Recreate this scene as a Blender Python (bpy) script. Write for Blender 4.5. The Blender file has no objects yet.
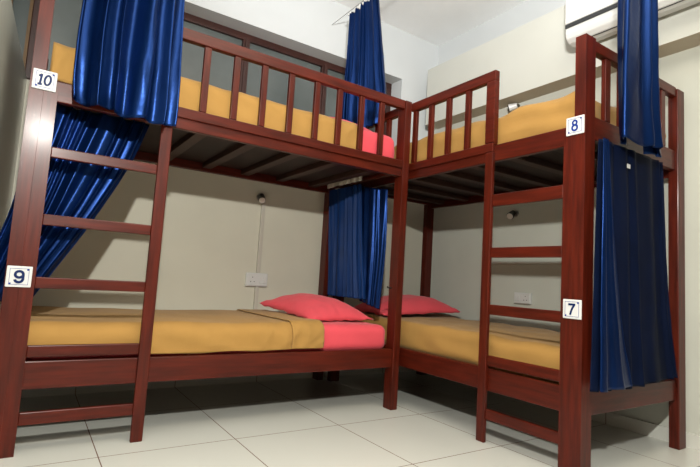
import bpy, bmesh, math, random
from mathutils import Vector, Matrix, noise

# ------------------------------------------------------------------ camera, light, exposure
scn = bpy.context.scene
COL = scn.collection
cam_d = bpy.data.cameras.new('camera'); cam = bpy.data.objects.new('camera', cam_d); COL.objects.link(cam)
RIGHT = Vector((0.82999965, -0.55445965, 0.06062246)); UP = Vector((-0.10342038, -0.04618286, 0.99356498)); FWD = Vector((0.54809198, 0.83092818, 0.09567418))
M = Matrix((( RIGHT.x, UP.x, -FWD.x, -1.93778), (RIGHT.y, UP.y, -FWD.y, -2.37036), (RIGHT.z, UP.z, -FWD.z, 0.77525), (0, 0, 0, 1)))
cam.matrix_world = M
cam_d.sensor_width = 36; cam_d.lens = 36 * 484.79 / 700; cam_d.clip_start = 0.02
scn.camera = cam
scn.view_settings.view_transform = 'Standard'; scn.view_settings.look = 'None'
scn.view_settings.gamma = 1; scn.view_settings.use_curve_mapping = False
scn.view_settings.exposure = 0.92
w = bpy.data.worlds.new('World'); scn.world = w; w.use_nodes = True
w.node_tree.nodes['Background'].inputs[0].default_value = (0.9, 0.95, 1, 1)
w.node_tree.nodes['Background'].inputs[1].default_value = 0.02

def lamp(name, kind, loc, power, color, size=0.1, aim=None, **kw):
    d = bpy.data.lights.new(name, kind); d.energy = power; d.color = color
    if kind == 'AREA':
        d.shape = 'RECTANGLE'; d.size = size[0]; d.size_y = size[1]
    else:
        d.shadow_soft_size = size
    for k, v in kw.items(): setattr(d, k, v)
    o = bpy.data.objects.new(name, d); COL.objects.link(o); o.location = loc
    if aim is not None:
        o.rotation_euler = (Vector(aim) - Vector(loc)).to_track_quat('-Z', 'Y').to_euler()
    return o
lamp('flash_lamp', 'POINT', (-1.94, -2.37, 1.86), 150, (1.0, 0.99, 0.92), 0.03)
lamp('bounce_flash_lamp', 'SPOT', (-1.70, -2.35, 1.95), 225, (1.0, 0.99, 0.98), 0.06, aim=(-0.45, -0.75, 3.1), spot_size=math.radians(78), spot_blend=0.8)
lamp('ceiling_lamp_light', 'AREA', (-0.8, -1.9, 3.03), 13, (1.0, 0.84, 0.62), (1.3, 0.5), aim=(-0.8, -1.9, 0))

# ------------------------------------------------------------------ materials
ALB = 0.75
def mat(name, color, rough=0.5, spec=0.5, var=0.0, vscale=8, bump=0.0, bscale=40, stretch=None, metallic=0.0, sheen=0.0, coat=0.0, var2=None):
    color = tuple(c * ALB for c in color)
    m = bpy.data.materials.new(name); m.use_nodes = True
    nt = m.node_tree; b = nt.nodes['Principled BSDF']
    b.inputs['Base Color'].default_value = (*color, 1); b.inputs['Roughness'].default_value = rough
    b.inputs['Specular IOR Level'].default_value = spec; b.inputs['Metallic'].default_value = metallic
    if sheen:
        b.inputs['Sheen Weight'].default_value = sheen; b.inputs['Sheen Roughness'].default_value = 0.4
    if coat:
        b.inputs['Coat Weight'].default_value = coat; b.inputs['Coat Roughness'].default_value = 0.18
    if var or bump:
        tc = nt.nodes.new('ShaderNodeTexCoord'); mp = nt.nodes.new('ShaderNodeMapping')
        if stretch: mp.inputs['Scale'].default_value = stretch
        nt.links.new(tc.outputs['Object'], mp.inputs[0])
    if var:
        n = nt.nodes.new('ShaderNodeTexNoise'); n.inputs['Scale'].default_value = vscale; n.inputs['Detail'].default_value = 6
        nt.links.new(mp.outputs[0], n.inputs['Vector'])
        r = nt.nodes.new('ShaderNodeValToRGB')
        lo = tuple(c * (1 - var) for c in color); hi = var2 or tuple(min(1, c * (1 + var)) for c in color)
        r.color_ramp.elements[0].position = 0.3; r.color_ramp.elements[0].color = (*lo, 1)
        r.color_ramp.elements[1].position = 0.72; r.color_ramp.elements[1].color = (*hi, 1)
        nt.links.new(n.outputs[0], r.inputs[0]); nt.links.new(r.outputs[0], b.inputs['Base Color'])
    if bump:
        n2 = nt.nodes.new('ShaderNodeTexNoise'); n2.inputs['Scale'].default_value = bscale; n2.inputs['Detail'].default_value = 4
        nt.links.new(mp.outputs[0], n2.inputs['Vector'])
        bp = nt.nodes.new('ShaderNodeBump'); bp.inputs['Strength'].default_value = bump; bp.inputs['Distance'].default_value = 0.01
        nt.links.new(n2.outputs[0], bp.inputs['Height']); nt.links.new(bp.outputs[0], b.inputs['Normal'])
    return m
WC = (0.088, 0.0095, 0.0034)
def wood(name, st): return mat(name, WC, 0.38, 0.25, 0.40, 4.0, 0.03, 12, stretch=st, coat=0.1)
WOOD = {'x': wood('varnished_wood_x', (1.2, 14, 14)), 'y': wood('varnished_wood_y', (14, 1.2, 14)), 'z': wood('varnished_wood_z', (14, 14, 1.2))}
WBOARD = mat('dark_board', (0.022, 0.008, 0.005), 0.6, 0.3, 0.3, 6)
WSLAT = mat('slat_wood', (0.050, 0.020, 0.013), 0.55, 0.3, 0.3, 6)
WFRAME = mat('window_frame_wood', (0.05, 0.015, 0.011), 0.4, 0.45, 0.3, 10)
WGOLD = mat('window_edge_wood', (0.19, 0.11, 0.05), 0.5, 0.3, 0.2, 10)
WHITE = mat('white_paint', (0.72, 0.745, 0.75), 0.6, 0.3, 0.02, 3)
CREAM = mat('cream_paint', (0.73, 0.70, 0.58), 0.55, 0.3, 0.03, 3)
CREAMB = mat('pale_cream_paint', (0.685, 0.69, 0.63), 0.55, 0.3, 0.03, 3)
BEIGE_SHADE = mat('beige_underside_shade', (0.55, 0.47, 0.36), 0.6, 0.3, 0.04, 4)
PALE = mat('pale_gloss_paint', (0.72, 0.72, 0.62), 0.16, 0.5, 0.03, 3, 0.05, 14)
CEIL = mat('ceiling_paint', (1.12, 1.13, 1.13), 0.7, 0.2, 0.02, 3)
TAN = mat('tan_cotton', (0.475, 0.262, 0.073), 0.85, 0.15, 0.08, 5, 0.12, 300, sheen=0.15)
PINK = mat('pink_cotton', (0.90, 0.10, 0.13), 0.8, 0.2, 0.06, 5, 0.12, 300, sheen=0.2)
BLUE = mat('blue_satin', (0.0035, 0.025, 0.122), 0.35, 0.3, 0.12, 5, 0.10, 45, metallic=0.75)
NAVY = mat('navy_lining', (0.003, 0.007, 0.026), 0.6, 0.06, 0.2, 5)
DULL = mat('dull_blue_lining', (0.006, 0.030, 0.125), 0.55, 0.12, 0.2, 5)
PLASTIC = mat('white_plastic', (0.78, 0.78, 0.76), 0.3, 0.5)
IVORY = mat('ivory_plastic', (0.62, 0.58, 0.50), 0.45, 0.4)
BLACK = mat('black_metal', (0.012, 0.011, 0.011), 0.35, 0.5)
DGREY = mat('dark_grey_plastic', (0.03, 0.032, 0.035), 0.35, 0.5)
STEEL = mat('steel', (0.55, 0.54, 0.52), 0.3, 0.5, metallic=1.0)
CERAMIC = mat('white_ceramic', (0.80, 0.80, 0.79), 0.12, 0.5)
INK = mat('dark_blue_glaze', (0.006, 0.02, 0.10), 0.5, 0.15)
INKB = mat('blue_glaze', (0.008, 0.04, 0.28), 0.5, 0.15)
LENS = mat('lamp_lens', (0.85, 0.83, 0.78), 0.2, 0.6)
GLASS = mat('window_glass', (0.125, 0.145, 0.142), 0.22, 0.5, 0.25, 2.0)

def floor_material():
    m = mat('floor_tiles', (0.66, 0.66, 0.61), 0.22, 0.5); nt = m.node_tree; b = nt.nodes['Principled BSDF']
    tc = nt.nodes.new('ShaderNodeTexCoord'); sx = nt.nodes.new('ShaderNodeSeparateXYZ'); nt.links.new(tc.outputs['Object'], sx.inputs[0])
    def math_(op, a, bb=None, v=None):
        n = nt.nodes.new('ShaderNodeMath'); n.operation = op
        nt.links.new(a, n.inputs[0])
        if bb is not None: nt.links.new(bb, n.inputs[1])
        if v is not None: n.inputs[1].default_value = v
        return n.outputs[0]
    def edge(sock, off, size):
        a = math_('ADD', sock, v=off); a = math_('DIVIDE', a, v=size); a = math_('FRACT', a)
        a = math_('SUBTRACT', a, v=0.5); a = math_('ABSOLUTE', a); return math_('GREATER_THAN', a, v=0.5 - 0.0022 / size)
    ex = edge(sx.outputs[0], 6 * 0.578 - 0.12 - 0.0, 0.578); ey = edge(sx.outputs[1], 0.13 + 6.0, 0.60)
    g = math_('MAXIMUM', ex, ey)
    n = nt.nodes.new('ShaderNodeTexNoise'); n.inputs['Scale'].default_value = 2.5; nt.links.new(tc.outputs['Object'], n.inputs['Vector'])
    r = nt.nodes.new('ShaderNodeValToRGB')
    r.color_ramp.elements[0].color = (0.57, 0.57, 0.52, 1); r.color_ramp.elements[1].color = (0.61, 0.61, 0.56, 1)
    nt.links.new(n.outputs[0], r.inputs[0])
    mx = nt.nodes.new('ShaderNodeMix'); mx.data_type = 'RGBA'
    nt.links.new(g, mx.inputs['Factor']); nt.links.new(r.outputs[0], mx.inputs['A']); mx.inputs['B'].default_value = (0.19, 0.12, 0.09, 1)
    nt.links.new(mx.outputs['Result'], b.inputs['Base Color'])
    return m
FLOOR = floor_material()

# ------------------------------------------------------------------ helpers
def origin(o):
    v = Vector((0, 0, 0))
    while o is not None: v += o.location; o = o.parent
    return v
def link(name, me, m, parent=None, at=None, smooth=False, bevel=0.0):
    o = bpy.data.objects.new(name, me); COL.objects.link(o)
    me.materials.clear()
    for k in (m if isinstance(m, (list, tuple)) else [m]): me.materials.append(k)
    if parent is not None:
        o.parent = parent; me.transform(Matrix.Translation(-origin(parent)))
    elif at is not None:
        o.location = at; me.transform(Matrix.Translation(-Vector(at)))
    if smooth:
        for p in me.polygons: p.use_smooth = True
    if bevel:
        md = o.modifiers.new('bevel', 'BEVEL'); md.width = bevel; md.segments = 2; md.limit_method = 'ANGLE'
    return o
def obj(name, bm, m, parent=None, at=None, smooth=False, bevel=0.0):
    bmesh.ops.recalc_face_normals(bm, faces=bm.faces)
    me = bpy.data.meshes.new(name); bm.to_mesh(me); bm.free()
    return link(name, me, m, parent, at, smooth, bevel)
def box(bm, x0, x1, y0, y1, z0, z1):
    x0, x1 = sorted((x0, x1)); y0, y1 = sorted((y0, y1)); z0, z1 = sorted((z0, z1))
    vs = [bm.verts.new((x, y, z)) for x in (x0, x1) for y in (y0, y1) for z in (z0, z1)]
    for f in ((0, 1, 3, 2), (4, 6, 7, 5), (0, 4, 5, 1), (2, 3, 7, 6), (0, 2, 6, 4), (1, 5, 7, 3)):
        bm.faces.new([vs[i] for i in f])
    return bm
def BX(*a): return box(bmesh.new(), *a)
def cyl(bm, p0, p1, r0, r1=None, n=20, caps=True):
    p0 = Vector(p0); p1 = Vector(p1); r1 = r0 if r1 is None else r1
    d = (p1 - p0).normalized(); a = d.orthogonal().normalized(); b = d.cross(a)
    A = [bm.verts.new(p0 + r0 * (math.cos(t) * a + math.sin(t) * b)) for t in [2 * math.pi * i / n for i in range(n)]]
    B = [bm.verts.new(p1 + r1 * (math.cos(t) * a + math.sin(t) * b)) for t in [2 * math.pi * i / n for i in range(n)]]
    for i in range(n): bm.faces.new((A[i], A[(i + 1) % n], B[(i + 1) % n], B[i]))
    if caps: bm.faces.new(A[::-1]); bm.faces.new(B)
    return bm
def tag(o, label=None, cat=None, group=None, kind=None):
    if label: o['label'] = label
    if cat: o['category'] = cat
    if group: o['group'] = group
    if kind: o['kind'] = kind
    return o
def empty(name, loc, label, cat, group=None):
    o = bpy.data.objects.new(name, None); COL.objects.link(o); o.location = loc; o.empty_display_size = 0.1
    return tag(o, label, cat, group)
def struct(name, bm, m, parent=None, **k):
    o = obj(name, bm, m, parent, **k)
    if parent is None: o['kind'] = 'structure'
    return o

# ------------------------------------------------------------------ the room
CH = 3.10; YF = -6.0; XB = 1.10; YA = 1.0; SILL = 1.83; HEAD = 2.64
struct('floor', BX(-3.7, 1.3, YF - 0.1, 1.25, -0.1, 0), FLOOR)
struct('ceiling', BX(-3.7, 1.35, YF - 0.1, 1.35, CH, CH + 0.1), CEIL)
bm = bmesh.new(); box(bm, -2.05, 1.25, YA, YA + 0.25, 0, SILL)
struct('wall_back', bm, CREAM)
bm = bmesh.new(); box(bm, -2.6, 1.35, YA, YA + 0.25, HEAD, CH); box(bm, 0.755, 1.35, YA, YA + 0.25, SILL, HEAD)
struct('wall_back_upper', bm, WHITE)
bm = bmesh.new(); box(bm, XB, XB + 0.2, -1.6, YA, 0, 2.25)
struct('wall_right', bm, mat('grey_cream_paint', (0.68, 0.69, 0.61), 0.55, 0.3, 0.03, 3))
bm = bmesh.new(); box(bm, 1.19, 1.35, YF, YA, 2.25, CH)
struct('wall_right_upper', bm, WHITE)
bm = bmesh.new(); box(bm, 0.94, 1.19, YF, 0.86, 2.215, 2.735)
o = struct('trim_1', bm, [CREAMB, BEIGE_SHADE])
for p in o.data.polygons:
    if p.normal.z < -0.9: p.material_index = 1  # shade of the underside put into its colour as a darker beige
struct('wall_front', BX(-3.7, 1.3, YF - 0.1, YF, 0, CH), mat('bounce_cut_brown', (0.22, 0.17, 0.13), 0.6, 0.3, 0.05, 3))  # unseen wall, its dark brown made up to cut bounced light
struct('baseboard_right', BX(XB - 0.012, XB, YF, YA, 0, 0.075), FLOOR)
struct('baseboard_back', BX(-2.05, XB - 0.012, YA - 0.012, YA, 0, 0.075), FLOOR)
# left wall, slightly out of square: from (-2.045, 1) towards (-2.10, 0)
def left_quad(y0, y1, z0, z1, t0=0.0, t1=0.15):
    b = bmesh.new(); f = lambda y: -2.10 + 0.055 * y
    P = []
    for y in (y0, y1):
        for dx in (t0, t1):
            for z in (z0, z1): P.append(b.verts.new((f(y) - dx, y, z)))
    for q in ((0, 1, 3, 2), (4, 6, 7, 5), (0, 4, 5, 1), (2, 3, 7, 6), (0, 2, 6, 4), (1, 5, 7, 3)): b.faces.new([P[i] for i in q])
    return b
struct('wall_left', left_quad(-1.0, YA, 0, SILL, 0, 0.3), PALE)
BROWN = bpy.data.materials['bounce_cut_brown']
struct('wall_right_far', BX(XB, XB + 0.2, YF, -1.6, 0, 2.25), BROWN)  # right wall out of view, darkened to keep bounce off the bed
struct('wall_left_far_added', BX(-3.7, -3.6, YF, -0.9, 0, CH), BROWN)  # unseen, added set back so less flash bounces off the left side
struct('wall_left_return_added', BX(-3.6, -2.46, -1.0, -0.9, 0, CH), BROWN)  # unseen, added to close the widened side; dark to limit bounce
struct('wall_left_upper', left_quad(-1.0, YA, HEAD, CH, 0, 0.3), WHITE)
struct('wall_left_pier', left_quad(-1.0, -0.9, SILL, HEAD, 0, 0.3), WHITE)

# windows: wall back and wall left, dark timber frames with dull grey panes
YW = 1.17
win = bpy.data.objects.new('window_1', None); COL.objects.link(win); win.location = (-0.64, YW, SILL); win['kind'] = 'structure'
bm = bmesh.new(); box(bm, -2.19, 0.755, YW - 0.02, YW + 0.05, 2.585, HEAD); box(bm, -2.19, 0.755, YW - 0.02, YW + 0.05, SILL, SILL + 0.055)
box(bm, 0.70, 0.755, YW - 0.02, YW + 0.05, SILL + 0.055, 2.585); box(bm, -2.066, -2.0, YW - 0.02, YW + 0.05, SILL + 0.055, 2.585)
obj('window_frame', bm, WFRAME, win, bevel=0.004)
mx = [-1.37, -0.69, 0.02]
for x in mx:
    bm = bmesh.new(); box(bm, x - 0.028, x + 0.028, YW - 0.03, YW + 0.05, SILL + 0.055, 2.585); box(bm, x - 0.012, x + 0.012, YW - 0.042, YW - 0.03, SILL + 0.055, 2.60)
    obj('mullion', bm, WFRAME, win, bevel=0.003)
obj('frame_bead', BX(-2.084, -2.0665, YW - 0.03, YW + 0.04, SILL + 0.055, 2.585), WGOLD, win)
obj('pane', BX(-2.19, -2.0845, YW + 0.005, YW + 0.013, SILL + 0.055, 2.585), GLASS, win)
ed = [-2.0] + mx + [0.70]
for i in range(4):
    obj('pane', BX(ed[i] + (0.028 if i else 0), ed[i + 1] - (0.028 if i < 3 else 0), YW + 0.005, YW + 0.013, SILL + 0.055, 2.585), GLASS, win)
win2 = bpy.data.objects.new('window_2', None); COL.objects.link(win2); win2.location = (-2.2, 0.0, SILL); win2['kind'] = 'structure'
bm = left_quad(-0.9, 1.0, SILL, SILL + 0.05, 0.12, 0.19)
obj('window_frame', bm, WFRAME, win2)
obj('window_frame', left_quad(-0.9, 1.0, 2.59, HEAD, 0.12, 0.19), WFRAME, win2)
for y in (0.95, 0.25, -0.45): obj('mullion', left_quad(y - 0.03, y + 0.03, SILL + 0.05, 2.59, 0.11, 0.18), WFRAME, win2)
obj('frame_bead', left_quad(0.86, 0.885, SILL + 0.05, 2.59, 0.10, 0.12), WGOLD, win2)
obj('pane', left_quad(-0.9, 1.0, SILL + 0.05, 2.59, 0.145, 0.15), GLASS, win2)

# ------------------------------------------------------------------ bunk beds
PW, PD = 0.0515, 0.079
def stroke(paths, wd, t=0.0010):
    """numeral drawn in the x-y plane as flat rounded strokes of width wd"""
    bm = bmesh.new()
    for k, pts in enumerate(paths):
        pts = [Vector((p[0], p[1], 0)) for p in pts]; n = len(pts); closed = (pts[0] - pts[-1]).length < 1e-6
        L = []; R = []
        for i, p in enumerate(pts):
            a = pts[i - 1] if i else (pts[-2] if closed else p); c = pts[i + 1] if i < n - 1 else (pts[1] if closed else p)
            d = (c - a).normalized(); nn = Vector((-d.y, d.x, 0)); h = wd(i / (n - 1)) / 2
            L.append(p + nn * h); R.append(p - nn * h)
        z = t + 0.00015 * k
        A = [[bm.verts.new((q.x, q.y, zz)) for q in S] for S in (L, R) for zz in (0, z)]
        for i in range(n - 1):
            for u, v in ((0, 1), (1, 3), (3, 2), (2, 0)): bm.faces.new((A[u][i], A[u][i + 1], A[v][i + 1], A[v][i]))
        for i in (0, n - 1): bm.faces.new((A[0][i], A[1][i], A[3][i], A[2][i]))
    return bm
def arc(cx, cy, rx, ry, a0, a1, n=28): return [(cx + rx * math.cos(math.radians(a0 + (a1 - a0) * i / n)), cy + ry * math.sin(math.radians(a0 + (a1 - a0) * i / n))) for i in range(n + 1)]
def numeral_mesh(s):
    if s == '10':
        bm = stroke([[(-0.0215, 0.012), (-0.012, 0.021)], [(-0.0115, 0.0235), (-0.0165, -0.0225)], [(-0.0245, -0.0212), (-0.0085, -0.0212)], arc(0.0105, 0.0, 0.0105, 0.0205, 0, 360)], lambda t: 0.0080)
        for v in bm.verts: v.co.x += v.co.y * 0.10 if v.co.x > -0.004 else 0
    elif s == '9':
        bm = stroke([arc(0.0, 0.009, 0.0135, 0.0125, 0, 360), [(0.0135, 0.009)] + arc(0.0, -0.008, 0.0138, 0.0145, 0, -165)], lambda t: 0.0100)
    elif s == '8':
        bm = stroke([arc(0.0, 0.0125, 0.0100, 0.0105, 0, 360), arc(0.0, -0.0105, 0.0125, 0.0125, 0, 360)], lambda t: 0.0082)
    else:
        bm = stroke([[(-0.016, 0.0205), (0.0165, 0.0205)], [(0.0135, 0.0215), (0.004, 0.006), (-0.0025, -0.009), (-0.0065, -0.0245)]], lambda t: 0.0088)
    bmesh.ops.recalc_face_normals(bm, faces=bm.faces)
    me = bpy.data.meshes.new('numeral'); bm.to_mesh(me); bm.free(); return me

class Frame:
    """s runs along the bed from its ladder end, d runs back from its front face"""
    def __init__(self, kind):
        self.k = kind
    def b(self, bm, s0, s1, d0, d1, z0, z1):
        if self.k == 'L': return box(bm, -2.003 + s0, -2.003 + s1, d0, d1, z0, z1)
        return box(bm, 0.074 + d0, 0.074 + d1, -1.174 + s0, -1.174 + s1, z0, z1)
    def ws(self): return WOOD['x'] if self.k == 'L' else WOOD['y']
    def wd(self): return WOOD['y'] if self.k == 'L' else WOOD['x']

def bunk(kind, root, LEN, DEP, s2, sb0, bal, guard, nums, rung):
    F = Frame(kind); W = WOOD['z']
    one = lambda *a: F.b(bmesh.new(), *a)
    BV = 0.004
    # posts
    top = 1.96
    far_top = 1.958 if kind == 'L' else 1.60
    for (s0, d0, zt) in ((0, 0, top), (LEN - PW, 0, far_top), (0, DEP - PD, 1.95), (LEN - PW, DEP - PD, 1.62)):
        obj('post', one(s0, s0 + PW, d0, d0 + PD, 0, zt), W, root, bevel=0.0004 if s0 + d0 == 0 else BV)
    # long rails and end rails, lower and upper
    for (za, zb) in ((0.2545, 0.3676), (1.456, 1.546)):
        obj('side_rail', one(PW, LEN - PW, 0.0155, 0.047, za, zb), F.ws(), root, bevel=BV)
        obj('side_rail', one(PW, LEN - PW, DEP - 0.05, DEP - 0.015, za, zb), F.ws(), root, bevel=BV)
    for (za, zb) in ((0.25, 0.355), (1.487, 1.597)):
        obj('end_rail', one(0.0155, 0.047, PD, DEP - PD, za, zb), F.wd(), root, bevel=BV)
        obj('end_rail', one(LEN - 0.047, LEN - 0.0155, PD, DEP - PD, za, zb - (0.02 if zb > 1 else 0)), F.wd(), root, bevel=BV)
    # bed boards on cross slats
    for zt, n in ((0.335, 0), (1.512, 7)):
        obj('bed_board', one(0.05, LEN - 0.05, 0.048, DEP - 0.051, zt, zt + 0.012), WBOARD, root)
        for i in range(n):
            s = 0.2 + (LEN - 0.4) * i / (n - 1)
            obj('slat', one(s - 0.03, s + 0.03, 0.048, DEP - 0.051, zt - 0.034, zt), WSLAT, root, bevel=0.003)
    # ladder: one stile against the post, one further along, five rungs between
    obj('ladder_stile', one(PW + 0.0001, 2 * PW, 0.0, 0.036, 0, 1.505 if kind == 'L' else 1.53), W, root, bevel=0.0004)
    obj('ladder_stile', one(s2, s2 + PW, -0.006, 0.0150, 0, 1.46 if kind == 'L' else 1.505), W, root, bevel=BV)
    for (za, zb) in rung:
        obj('ladder_rung', one(2 * PW, s2 + 0.001, 0.002, 0.024 if not (0.2 < za < 0.37 or za > 1.44) else 0.0150, za, zb), F.ws(), root, bevel=BV)
    # front guard rail with its balusters
    g0, g1, gz = guard
    bm = bmesh.new()
    F.b(bm, g0, g1, 0.006, 0.042, gz - 0.058, gz); F.b(bm, g0, g1, 0.0015, 0.0152, 1.508, 1.558); F.b(bm, g0, g1, 0.012, 0.040, 1.547, 1.562)
    if kind == 'R': F.b(bm, g0, g0 + 0.06, 0.005, 0.043, 1.562, gz - 0.058)
    g = obj('guard_rail', bm, F.ws(), root, bevel=BV)
    for s in bal:
        obj('baluster', one(s - 0.017, s + 0.017, 0.012, 0.036, 1.562, gz - 0.058), W, g, bevel=0.003)
    # foot-end guard
    bm = bmesh.new(); F.b(bm, 0.008, 0.044, PD, DEP - PD, 1.905, 1.958)
    g = obj('end_guard_rail', bm, F.wd(), root, bevel=BV)
    n = 5
    for i in range(n):
        d = 0.215 + i * (DEP - 0.43) / (n - 1)
        obj('baluster', one(0.014, 0.038, d - 0.022, d + 0.022, 1.597, 1.905), W, g, bevel=0.003)
    if kind == 'L':
        bm = bmesh.new(); F.b(bm, LEN - 0.044, LEN - 0.008, PD, 0.50, 1.88, 1.935); F.b(bm, LEN - 0.046, LEN - 0.006, 0.46, 0.50, 1.577, 1.88)
        g = obj('head_guard_rail', bm, F.wd(), root, bevel=BV)
        for d in (0.20, 0.33): obj('baluster', one(LEN - 0.038, LEN - 0.014, d - 0.018, d + 0.018, 1.577, 1.88), W, g, bevel=0.003)
    # numbered tiles
    for (s, z, txt, ink) in nums:
        H = 0.0435
        p = obj('number_plate', one(s - H, s + H, -0.007, 0.0, z - H * 0.97, z + H * 0.97), CERAMIC, root, bevel=0.003)
        p['label'] = 'white glazed tile with blue number ' + txt
        bm = bmesh.new(); q = 0.032; t = 0.0007
        for a in ((-q, q, -q - t, -q + t), (-q, q, q - t, q + t), (-q - t, -q + t, -q, q), (q - t, q + t, -q, q), (-q, -q + 0.007, -q, -q + 0.007), (q - 0.007, q, q - 0.007, q)):
            if kind == 'L': F.b(bm, s + a[0], s + a[1], -0.0078, -0.0070, z + a[2], z + a[3])
            else: F.b(bm, s - a[1], s - a[0], -0.0078, -0.0070, z + a[2], z + a[3])
        obj('tile_border', bm, INKB, p)
        me = numeral_mesh(txt)
        R = Matrix.Rotation(math.pi / 2, 4, 'X')
        if kind == 'R': R = Matrix.Rotation(-math.pi / 2, 4, 'Z') @ R
        loc = (-2.003 + s, -0.0078, z) if kind == 'L' else (0.074 - 0.0078, -1.174 + s, z)
        me.transform(Matrix.Translation(loc) @ R)
        link('numeral', me, ink, p)

bedL = empty('bunk_bed', (-1.0, 0.49, 0), 'dark red wooden bunk bed along the back wall with number tiles 9 and 10', 'bunk bed', 'wooden bunk beds in the corner')
bunk('L', bedL, 2.054, 0.975, 0.528, 0, [s + 2.003 for s in (-1.43, -1.285, -1.128, -0.972, -0.81, -0.645, -0.49, -0.33, -0.175)], (0.53, 2.0, 1.958),
     [(0.051, 1.530, '10', INK), (0.047, 0.709, '9', INK)],
     [(1.213, 1.258), (0.926, 0.972), (0.664, 0.711), (0.385, 0.433), (0.117, 0.168)])
bedR = empty('bunk_bed', (0.57, -0.15, 0), 'dark red wooden bunk bed along the right wall with number tiles 7 and 8', 'bunk bed', 'wooden bunk beds in the corner')
bunk('R', bedR, 2.05, 0.986, 0.511, 0, [s + 1.174 for s in (0.01, -0.14, -0.294, -0.45)], (1.174 - 0.655, 1.174 + 0.04, 1.967),
     [(0.045, 1.536, '8', INKB), (0.045, 0.708, '7', INK)],
     [(1.208, 1.272), (0.937, 0.990), (0.642, 0.694), (0.382, 0.434), (0.116, 0.167)])
obj('hook', cyl(cyl(bmesh.new(), (-0.003, 0.05, 0.742), (-0.03, 0.05, 0.742), 0.004), (-0.03, 0.05, 0.742), (-0.034, 0.05, 0.752), 0.005), BLACK, bedL)

# ------------------------------------------------------------------ mattresses, covers, pillows
def N(p, s, seed=0): return noise.noise(Vector((p[0] * s + seed * 7.3, p[1] * s - seed * 3.1, p[2] * s + seed)))
def rounded(c0, c1, r, nx, ny, nz, wr=0.004, seed=0, crown=0.0):
    bm = bmesh.new(); c = [(a + b) / 2 for a, b in zip(c0, c1)]; h = [(b - a) / 2 for a, b in zip(c0, c1)]
    cache = {}
    def V(i, j, k):
        key = (i, j, k)
        if key not in cache:
            p = Vector((-h[0] + 2 * h[0] * i / nx, -h[1] + 2 * h[1] * j / ny, -h[2] + 2 * h[2] * k / nz))
            q = Vector([max(-(hh - r), min(hh - r, v)) for v, hh in zip(p, h)])
            d = p - q
            if d.length > 1e-6: d.normalize(); p = q + d * r
            else: d = Vector((0, 0, 1))
            w_ = Vector(c) + p
            n = N(w_, 3.0, seed) * 0.5 + N((w_[0] * 2.6 + w_[2] * 2, w_[1] * 2.6, w_[2] * 5 - w_[0]), 2.6, seed + 1) * 0.9
            w_ += d * n * (wr if d.z > -0.2 else 0.0)
            if d.z > 0.2: w_.z += crown * (1 - (p[0] / h[0]) ** 2) * (1 - (p[1] / h[1]) ** 2)
            cache[key] = bm.verts.new(w_)
        return cache[key]
    for i in range(nx):
        for j in range(ny):
            for k in (0, nz): bm.faces.new((V(i, j, k), V(i + 1, j, k), V(i + 1, j + 1, k), V(i, j + 1, k)))
    for i in range(nx):
        for k in range(nz):
            for j in (0, ny): bm.faces.new((V(i, j, k), V(i + 1, j, k), V(i + 1, j, k + 1), V(i, j, k + 1)))
    for j in range(ny):
        for k in range(nz):
            for i in (0, nx): bm.faces.new((V(i, j, k), V(i, j + 1, k), V(i, j + 1, k + 1), V(i, j, k + 1)))
    return bm
def mattress(c0, c1, m, label, seed, wr=0.006, crown=0.0):
    o = obj('mattress', rounded(c0, c1, 0.05, 90, 44, 12, wr, seed, crown), m, at=((c0[0] + c1[0]) / 2, (c0[1] + c1[1]) / 2, c0[2]), smooth=True)
    return tag(o, label, 'mattress', 'mattresses of the bunk beds')
ML0 = mattress((-1.935, 0.052, 0.348), (-0.006, 0.905, 0.510), PINK, 'pink sheeted lower mattress of the bunk tagged 9 and 10, under the tan bedspread', 1)
ML1 = mattress((-1.935, 0.062, 1.525), (-0.006, 0.905, 1.728), PINK, 'pink sheeted upper mattress behind the long guard rail of the back wall bunk', 2)
MR0 = mattress((0.128, -1.10, 0.348), (1.00, 0.82, 0.530), TAN, 'tan sheeted lower mattress of the right bunk, behind number tile 7', 3, 0.012)
MR1 = mattress((0.130, -1.11, 1.525), (1.00, 0.82, 1.742), TAN, 'tan sheeted upper mattress of the right bunk, behind number tile 8', 4, 0.024, 0.03)

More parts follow.
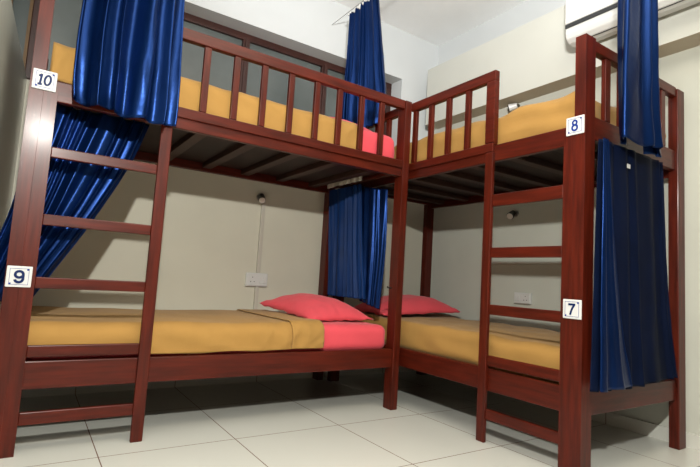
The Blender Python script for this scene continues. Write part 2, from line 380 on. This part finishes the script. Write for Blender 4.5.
def cover(x0, x1, yf, yb, zlow, ztop, label, seed, fold=None, hem=0.012, wr=0.015):
    """a spread over a mattress: front drop, rounded edge, top, short back drop"""
    root_at = ((x0 + x1) / 2, (yf + yb) / 2, zlow)
    def sheet(xa, xb, off, nx, th, drop):
        bm = bmesh.new(); r = 0.05; prof = []
        for i in range(9): prof.append((yf - off, zlow + drop + (ztop - r - zlow - drop) * i / 8, (0, -1, 0)))
        for i in range(1, 9):
            a = math.pi / 2 * i / 8; prof.append((yf - off + (r + off) * (1 - math.cos(a)), ztop - r + (r + off) * math.sin(a), (0, -math.cos(a), math.sin(a))))
        for i in range(1, 25): prof.append((yf + r + (yb - yf - 2 * r) * i / 24, ztop + off, (0, 0, 1)))
        for i in range(1, 7):
            a = math.pi / 2 * i / 6; prof.append((yb - r + (r + off) * math.sin(a), ztop - r + (r + off) * math.cos(a), (0, math.sin(a), math.cos(a))))
        prof.append((yb + off, ztop - 0.1, (0, 1, 0)))
        grid = []
        for i in range(nx + 1):
            x = xa + (xb - xa) * i / nx; row = []
            for j, (y, z, n) in enumerate(prof):
                p = Vector((x, y, z)); front = max(0.0, 1 - max(0, y - yf) / 0.12)
                u = x * 5 + z * 7
                k = 0.5 * N((x * 2, y * 2, z * 2), 2.2, seed) + front * (0.8 * N((u * 0.9, z * 3 - x, seed), 1.6, seed + 2) + 0.3 * N((x * 9, z * 4, 0), 1.6, seed + 5))
                lo = 1.0 if z > zlow + drop + 0.03 else 0.6
                q = x * 4.0 - z * 3.4 + 0.5 * N((x, z * 3, y), 2.0, seed + 8)
                rid = max(0.0, 1 - 2.4 * abs(N((q * 1.5, z * 1.6 + x * 0.6, y * 2), 1.5, seed + 6))) ** 2
                rid *= max(0.0, N((x * 1.3, 0.4, 0), 1.3, seed + 7) + 0.25) * 2
                k += rid * (0.9 * front + 0.15)
                d = max(-0.0015, k * wr * lo + 0.3 * wr)
                p += Vector(n) * d
                if j == 0: p.z += hem * (0.5 + N((x * 3, 1.7, 0), 1.7, seed + 4))
                row.append(bm.verts.new(p))
            grid.append(row)
        for i in range(nx):
            for j in range(len(prof) - 1): bm.faces.new((grid[i][j], grid[i + 1][j], grid[i + 1][j + 1], grid[i][j + 1]))
        return bm
    o = obj('bedspread', sheet(x0, x1, 0.005, 130, 0.004, 0.004), TAN, at=root_at, smooth=True)
    md = o.modifiers.new('thickness', 'SOLIDIFY'); md.thickness = 0.0035; md.offset = 1
    if fold:
        f = obj('turned_back_edge', sheet(fold[0], fold[1], 0.0125, 24, 0.004, 0.008), TAN, o, smooth=True)
        md = f.modifiers.new('thickness', 'SOLIDIFY'); md.thickness = 0.005; md.offset = 1
    return tag(o, label, 'bedspread', 'tan bedspreads on the bunks')
cover(-1.938, -0.495, 0.047, 0.906, 0.370, 0.509, 'tan bedspread on the lower bunk tagged 9, folded back beside the pink pillow', 11, fold=(-0.69, -0.492))
cover(-1.938, -0.325, 0.056, 0.906, 1.55, 1.728, 'tan bedspread on the upper bunk tagged 10, seen behind the guard rail balusters', 12)

def pillow(center, wx, wy, th, rot, label, seed, tilt=(0, 0), flat=0.45):
    n = 40; bm = bmesh.new(); R = Matrix.Rotation(rot, 3, 'Z')
    lay = {}
    for side in (1, -1):
        for i in range(n + 1):
            for j in range(n + 1):
                x = -1 + 2 * i / n; y = -1 + 2 * j / n
                edge = (abs(x) == 1 or abs(y) == 1)
                if side == -1 and edge: lay[(side, i, j)] = lay[(1, i, j)]; continue
                t = ((1 - abs(x) ** 2.4) * (1 - abs(y) ** 2.4)) ** 0.62
                px = x * (1 - 0.07 * (1 - y * y)); py = y * (1 - 0.06 * (1 - x * x))
                t *= 1 + 0.10 * N((x, y, side), 1.6, seed)
                rim = 0.012 * N((x * 3, y * 3, 0), 1.5, seed) + 0.010 * N((x * 4 + y * 7, y * 6 - x * 5, side), 0.8, seed + 3) * (1.25 - t)
                lift = tilt[0] * x + tilt[1] * y
                z = (th * t if side > 0 else -0.010 * t - max(0, lift) * t) + rim * (1 - 0.6 * (t > 0.2)) + lift
                v = R @ Vector((px * wx / 2, py * wy / 2, 0)); v.z = z
                lay[(side, i, j)] = bm.verts.new(Vector(center) + v)
    for side in (1, -1):
        for i in range(n):
            for j in range(n):
                q = [lay[(side, a, b)] for a, b in ((i, j), (i + 1, j), (i + 1, j + 1), (i, j + 1))]
                bm.faces.new(q if side > 0 else q[::-1])
    o = obj('pillow', bm, PINK, at=(center[0], center[1], center[2] - 0.01), smooth=True)
    return tag(o, label, 'pillow', 'pink pillows on the bunks')
pillow((-0.287, 0.495, 0.551), 0.52, 0.62, 0.112, 0.13, 'pink pillow at the right end of the lower bunk tagged 9', 21, tilt=(0.0, 0.028))
pillow((-0.285, 0.50, 1.749), 0.52, 0.62, 0.118, 0.08, 'pink pillow on the upper back wall bunk below the gathered head curtain', 22)
pillow((0.565, 0.57, 0.566), 0.80, 0.44, 0.120, 0.03, 'pink pillow on the lower right bunk beyond the shared corner post', 23, tilt=(0.018, 0.004))

# ------------------------------------------------------------------ curtains
def smooth_path(pts, u):
    n = len(pts) - 1; t = u * n; i = min(n - 1, int(t)); f = t - i
    P = lambda k: Vector(pts[max(0, min(n, k))])
    p0, p1, p2, p3 = P(i - 1), P(i), P(i + 1), P(i + 2)
    return 0.5 * ((2 * p1) + (p2 - p0) * f + (2 * p0 - 5 * p1 + 4 * p2 - p3) * f * f + (3 * p1 - p0 - 3 * p2 + p3) * f ** 3)
def curtain_bm(rows, folds, amp, seed, nu=None, nv=46, hem=0.0, twist=0.0):
    """rows: [(v, path points from one side to the other)], amp: [(v, depth of folds)]"""
    nu = nu or folds * 16
    rnd = random.Random(seed)
    wph = [rnd.uniform(0, 6.28) for _ in range(6)]
    def lerp_tab(tab, v):
        for (a, b), (c, d) in zip(tab, tab[1:]):
            if v <= c: return b + (d - b) * (v - a) / (c - a)
        return tab[-1][1]
    bm = bmesh.new(); grid = []
    vs = [r[0] for r in rows]
    for j in range(nv + 1):
        v = j / nv; row = []
        k = max(i for i in range(len(rows)) if vs[i] <= v + 1e-9); k = min(k, len(rows) - 2)
        f = (v - vs[k]) / (vs[k + 1] - vs[k])
        def at(u):
            pk = lambda q: smooth_path(rows[max(0, min(len(rows) - 1, q))][1], u)
            a, b = pk(k), pk(k + 1)
            if len(rows) == 2: return a.lerp(b, f)
            p0, p3 = pk(k - 1), pk(k + 2)
            return 0.5 * ((2 * a) + (b - p0) * f + (2 * p0 - 5 * a + 4 * b - p3) * f * f + (3 * a - p0 - 3 * b + p3) * f ** 3)
        A = lerp_tab(amp, v)
        for i in range(nu + 1):
            u = i / nu
            p = at(u); tn = at(min(1, u + 0.01)) - at(max(0, u - 0.01)); tn.z = 0
            tn = tn.normalized() if tn.length > 1e-7 else Vector((1, 0, 0))
            nrm = Vector((tn.y, -tn.x, 0))
            ww = u + 0.035 * math.sin(5 * u * 6.28 / 2 + wph[0]) + 0.02 * math.sin(11 * u + wph[1]) + 0.02 * noise.noise(Vector((u * 4, v * 1.6, seed))) + twist * (v - 0.5) * (u - 0.5)
            ph = 6.2832 * folds * ww
            d = math.sin(ph) + 0.35 * math.sin(0.5 * ph + wph[2]) + 0.22 * math.sin(2.1 * ph + wph[3] + v * 1.5)
            d *= 0.72 + 0.5 * noise.noise(Vector((u * folds * 0.6, v * 2.2, seed + 3.3)))
            p = p + nrm * (A * d) + tn * (A * 0.35 * math.cos(ph))
            if hem: p.z += hem * noise.noise(Vector((u * folds * 0.8, seed, 0))) * max(0, v - 0.85) / 0.15
            p += nrm * (0.25 * A * noise.noise(Vector((u * folds * 1.7, v * 9, seed + 9))) * v)
            row.append(bm.verts.new(p))
        grid.append(row)
    for j in range(nv):
        for i in range(nu): bm.faces.new((grid[j][i], grid[j][i + 1], grid[j + 1][i + 1], grid[j + 1][i]))
    return bm
def curtain(name, rows, folds, amp, seed, label, parent=None, m=None, **k):
    top = sum((Vector(p) for p in rows[0][1]), Vector()) / len(rows[0][1])
    o = obj(name, curtain_bm(rows, folds, amp, seed, **k), m or BLUE, parent, at=None if parent else top, smooth=True)
    md = o.modifiers.new('thickness', 'SOLIDIFY'); md.thickness = 0.0018; md.offset = 0
    if not parent: tag(o, label, 'curtain', 'blue bunk curtains')
    return o
def track(p0, p1, label):
    t = empty('curtain_track', (Vector(p0) + Vector(p1)) / 2, label, 'curtain track', 'ceiling curtain tracks')
    obj('rail', cyl(bmesh.new(), p0, p1, 0.011), STEEL, t, smooth=False)
    for f in (0.08, 0.92):
        q = Vector(p0).lerp(Vector(p1), f); obj('hanger', cyl(bmesh.new(), (q.x, q.y, CH), (q.x, q.y, q.z), 0.006, n=10), STEEL, t)
    return t

# upper left curtain, tag 10
curtain('curtain', [(0, [(-1.80, -0.07, 2.86), (-1.62, -0.08, 2.86), (-1.45, -0.07, 2.86)]),
                    (0.6, [(-1.845, -0.065, 1.95), (-1.74, -0.11, 1.95), (-1.58, -0.11, 1.95), (-1.432, -0.06, 1.95)]),
                    (0.85, [(-1.848, -0.065, 1.60), (-1.74, -0.12, 1.60), (-1.58, -0.12, 1.60), (-1.424, -0.06, 1.60)]),
                    (1, [(-1.838, -0.055, 1.468), (-1.735, -0.10, 1.432), (-1.58, -0.105, 1.422), (-1.424, -0.055, 1.445)])],
        5, [(0, 0.018), (0.5, 0.030), (0.85, 0.036), (1, 0.034)], 31, 'blue satin curtain hanging over the guard rail beside number tile 10', hem=0.03)
track((-2.0, -0.075, 2.875), (-0.1, -0.075, 2.875), 'steel curtain track under the ceiling above the back wall bunk')
# lower left curtain pulled aside behind the ladder, tag 9
curtain('curtain', [(0, [(-1.945, 0.115, 1.476), (-1.74, 0.12, 1.476), (-1.505, 0.12, 1.476)]),
                    (0.25, [(-1.975, 0.12, 1.25), (-1.80, 0.125, 1.25), (-1.575, 0.125, 1.25)]),
                    (0.55, [(-2.01, 0.125, 1.00), (-1.88, 0.13, 0.98), (-1.715, 0.125, 0.955)]),
                    (0.8, [(-2.052, 0.125, 0.82), (-1.96, 0.13, 0.78), (-1.832, 0.125, 0.745)]),
                    (1, [(-2.062, 0.12, 0.66), (-2.03, 0.135, 0.61), (-1.93, 0.125, 0.57)])],
        9, [(0, 0.018), (0.4, 0.022), (0.8, 0.016), (1, 0.008)], 32, 'blue satin curtain drawn aside behind the ladder rungs beside number tile 9')
# gathered head curtain at the upper bunk
hc = curtain('curtain', [(0, [(-0.02, 0.735, 2.86), (-0.03, 0.55, 2.86), (-0.02, 0.36, 2.86)]),
                    (0.45, [(-0.02, 0.735, 2.42), (-0.03, 0.52, 2.42), (-0.02, 0.27, 2.42)]),
                    (0.8, [(-0.02, 0.745, 2.04), (-0.03, 0.50, 2.04), (-0.02, 0.20, 2.04)]),
                    (1, [(-0.025, 0.72, 1.86), (-0.04, 0.48, 1.86), (-0.025, 0.22, 1.86)])],
        9, [(0, 0.012), (0.5, 0.02), (1, 0.024)], 33, 'blue satin curtain gathered at the head of the upper back wall bunk')
for i in range(6):
    y = 0.72 - i * 0.065
    obj('curtain_hook', cyl(cyl(bmesh.new(), (-0.022, y, 2.84), (-0.022, y, 2.88), 0.006, n=10), (-0.036, y, 2.84), (-0.036, y, 2.855), 0.007, n=10), PLASTIC, hc)
tag(obj('curtain_wire', cyl(bmesh.new(), (-0.022, 1.0, 2.886), (-0.022, -0.35, 2.886), 0.003, n=8), STEEL, at=(-0.022, 1.0, 2.886)), 'thin steel curtain wire fixed to the back wall above the gathered head curtain', 'curtain wire')
# curtain between the two lower bunks
mc = curtain('curtain', [(0, [(-0.045, 0.83, 1.452), (-0.05, 0.62, 1.452), (-0.045, 0.40, 1.452)]),
                    (0.12, [(-0.045, 0.825, 1.37), (-0.05, 0.60, 1.37), (-0.045, 0.385, 1.37)]),
                    (0.6, [(-0.045, 0.78, 0.98), (-0.055, 0.56, 0.98), (-0.045, 0.34, 0.98)]),
                    (1, [(-0.045, 0.76, 0.655), (-0.06, 0.52, 0.655), (-0.045, 0.28, 0.655)])],
        8, [(0, 0.010), (0.3, 0.016), (1, 0.020)], 34, 'dull blue curtain hanging between the two lower bunks behind the pillow', m=DULL)
obj('heading_tape', curtain_bm([(0, [(-0.062, 0.84, 1.503), (-0.066, 0.62, 1.503), (-0.062, 0.37, 1.503)]), (1, [(-0.062, 0.84, 1.468), (-0.066, 0.62, 1.468), (-0.062, 0.37, 1.468)])], 8, [(0, 0.008), (1, 0.009)], 35, nv=3), IVORY, mc, smooth=True)
sp = curtain('side_panel', [(0, [(-0.03, 0.44, 1.45), (-0.02, 0.28, 1.41), (0.0, 0.15, 1.39)]),
                    (0.5, [(-0.03, 0.41, 1.0), (-0.02, 0.26, 1.0), (0.0, 0.14, 1.0)]),
                    (1, [(-0.03, 0.35, 0.64), (-0.03, 0.25, 0.62), (-0.01, 0.16, 0.60)])],
        5, [(0, 0.008), (0.5, 0.013), (1, 0.008)], 36, '', parent=mc)
# upper right curtain, tag 8: gathered into a loose tube
def tube(cx, hx, z, yb=-1.23, yf=-1.305):
    return [(cx - hx * 0.55, yb, z), (cx - hx, (yb + yf) / 2, z), (cx - hx * 0.5, yf, z), (cx, yf - 0.012, z), (cx + hx * 0.5, yf, z), (cx + hx, (yb + yf) / 2, z), (cx + hx * 0.55, yb, z)]
curtain('curtain', [(0, tube(0.345, 0.125, 2.86)), (0.45, tube(0.355, 0.148, 2.24)), (0.8, tube(0.370, 0.172, 1.72)), (1, tube(0.395, 0.192, 1.468))],
        5, [(0, 0.014), (0.5, 0.020), (1, 0.020)], 37, 'blue satin curtain bunched at the foot end of the upper right bunk beside tile 8', hem=0.03)
track((0.1, -1.265, 2.875), (0.9, -1.265, 2.875), 'steel curtain track above the foot end of the right bunk')
# lower right curtain, tag 7
c7 = curtain('curtain', [(0, [(0.135, -1.205, 1.474), (0.40, -1.21, 1.474), (0.72, -1.205, 1.474)]),
                    (0.4, [(0.10, -1.215, 1.0), (0.42, -1.215, 1.0), (0.745, -1.21, 1.0)]),
                    (0.75, [(0.08, -1.22, 0.63), (0.43, -1.22, 0.63), (0.79, -1.21, 0.63)]),
                    (1, [(0.062, -1.225, 0.375), (0.45, -1.222, 0.37), (0.855, -1.21, 0.385)])],
    6, [(0, 0.006), (0.3, 0.010), (1, 0.015)], 38, 'blue curtain covering the foot end of the lower right bunk beside tile 7', hem=0.01, m=NAVY)
ff = curtain('front_fold', [(0, [(0.130, -1.223, 1.472), (0.155, -1.228, 1.472), (0.18, -1.223, 1.472)]),
                    (0.4, [(0.095, -1.235, 1.0), (0.16, -1.240, 1.0), (0.225, -1.230, 1.0)]),
                    (0.75, [(0.074, -1.243, 0.63), (0.18, -1.248, 0.63), (0.285, -1.236, 0.63)]),
                    (1, [(0.055, -1.250, 0.384), (0.20, -1.255, 0.380), (0.36, -1.243, 0.380)])],
        2, [(0, 0.004), (0.3, 0.010), (1, 0.017)], 39, '', parent=c7, nu=60)
ff['label'] = 'shiny blue front fold'
obj('care_tag', BX(0.333, 0.362, -1.2275, -1.2265, 1.372, 1.392), PLASTIC, c7)

# ------------------------------------------------------------------ wall fittings
def reading_lamp(loc, n, aim, label, white=False):
    """loc: base on the wall; n: outward wall normal; aim: beam direction of the head"""
    L = Vector(loc); n = Vector(n); a = Vector(aim).normalized()
    t = empty('reading_lamp', L, label, 'lamp', 'small wall reading lamps')
    obj('wall_base', cyl(bmesh.new(), L, L + n * 0.014, 0.022), STEEL, t, bevel=0.003)
    k = L + n * 0.05 - Vector((0, 0, 0.006))
    obj('arm', cyl(bmesh.new(), L + n * 0.012, k, 0.0055, n=12), BLACK, t)
    h = obj('lamp_head', cyl(bmesh.new(), k - a * 0.022, k + a * 0.040, 0.020, 0.028), PLASTIC if white else BLACK, t, bevel=0.003)
    obj('lens', cyl(bmesh.new(), k + a * 0.0402, k + a * 0.045, 0.025, 0.022), BLACK if white else LENS, h)
    return t
reading_lamp((-0.545, YA, 1.35), (0, -1, 0), (-0.2, -0.7, -0.68), 'small black reading lamp on the back wall above the lower bunk')
reading_lamp((XB, -0.03, 1.35), (-1, 0, 0), (-0.7, -0.1, -0.5), 'small black reading lamp on the right wall seen through the ladder')
reading_lamp((XB, -0.02, 2.185), (-1, 0, 0), (-0.5, 0.8, -0.2), 'small white ended reading lamp above the upper right mattress', True)

def socket(c, n, w_, h_, label):
    C = Vector(c); n = Vector(n); t = Vector((abs(n.y), abs(n.x), 0))
    root = empty('switch_socket', C, label, 'switch panel', 'white wall switch panels')
    def slab(u0, u1, z0, z1, d0, d1):
        P = [C + t * u + Vector((0, 0, z)) + n * d for u in (u0, u1) for z in (z0, z1) for d in (d0, d1)]
        return BX(min(p.x for p in P), max(p.x for p in P), min(p.y for p in P), max(p.y for p in P), min(p.z for p in P), max(p.z for p in P))
    obj('back_box', slab(-w_ / 2, w_ / 2, -h_ / 2, h_ / 2, 0, 0.022), PLASTIC, root, bevel=0.004)
    obj('face_plate', slab(-w_ * 0.46, w_ * 0.46, -h_ * 0.43, h_ * 0.43, 0.0222, 0.027), PLASTIC, root, bevel=0.002)
    for u in (0.1, 0.27): obj('rocker_switch', slab(w_ * u, w_ * (u + 0.14), -h_ * 0.25, h_ * 0.25, 0.0272, 0.032), PLASTIC, root, bevel=0.002)
    for u, z in ((-0.22, 0.18), (-0.3, -0.15), (-0.14, -0.15)):
        q = C + t * w_ * u + Vector((0, 0, h_ * z)); obj('socket_hole', cyl(bmesh.new(), q + n * 0.0271, q + n * 0.0278, 0.0035, n=12), DGREY, root)
socket((-0.52, YA, 0.737), (0, -1, 0), 0.168, 0.098, 'white switch and socket panel on the back wall under the reading lamp')
socket((XB, -0.115, 0.72), (-1, 0, 0), 0.14, 0.08, 'white switch and socket panel on the right wall seen through the ladder')
bm = bmesh.new(); box(bm, -0.526, -0.498, YA - 0.022, YA, 0.787, 1.325); box(bm, -0.526, -0.498, YA - 0.022, YA, 0.076, 0.687)
tag(obj('cable_trunking', bm, IVORY, at=(-0.512, YA, 0.1), bevel=0.003), 'thin cream cable trunking on the back wall joining lamp and socket', 'cable trunking')
tag(obj('cable_trunking', BX(XB - 0.022, XB, -1.0, 0.17, 0.968, 0.990), CREAMB, at=(XB, -0.4, 0.968), bevel=0.003), 'thin cream horizontal trunking on the right wall behind the ladder', 'cable trunking')

# air conditioner on the boxed-out upper wall
ac = empty('air_conditioner', (0.94, -1.05, 2.35), 'white air conditioner high on the right wall above the bunk post', 'air conditioner')
def extrude_xz(prof, y0, y1):
    b = bmesh.new(); A = [b.verts.new((x, y0, z)) for x, z in prof]; B = [b.verts.new((x, y1, z)) for x, z in prof]
    n = len(prof)
    for i in range(n): b.faces.new((A[i], A[(i + 1) % n], B[(i + 1) % n], B[i]))
    b.faces.new(A); b.faces.new(B[::-1]); return b
obj('housing', extrude_xz([(0.939, 2.70), (0.78, 2.70), (0.748, 2.67), (0.748, 2.40), (0.758, 2.372), (0.785, 2.352), (0.83, 2.345), (0.90, 2.36), (0.939, 2.40)], -1.47, -0.632), PLASTIC, ac, bevel=0.006)
obj('front_panel', BX(0.735, 0.7475, -1.465, -0.637, 2.462, 2.68), PLASTIC, ac, bevel=0.004)
obj('dark_strip', BX(0.737, 0.7475, -1.465, -0.637, 2.436, 2.460), DGREY, ac, bevel=0.002)
obj('louver_slit', BX(0.793, 0.799, -1.46, -0.70, 2.3475, 2.352), DGREY, ac)
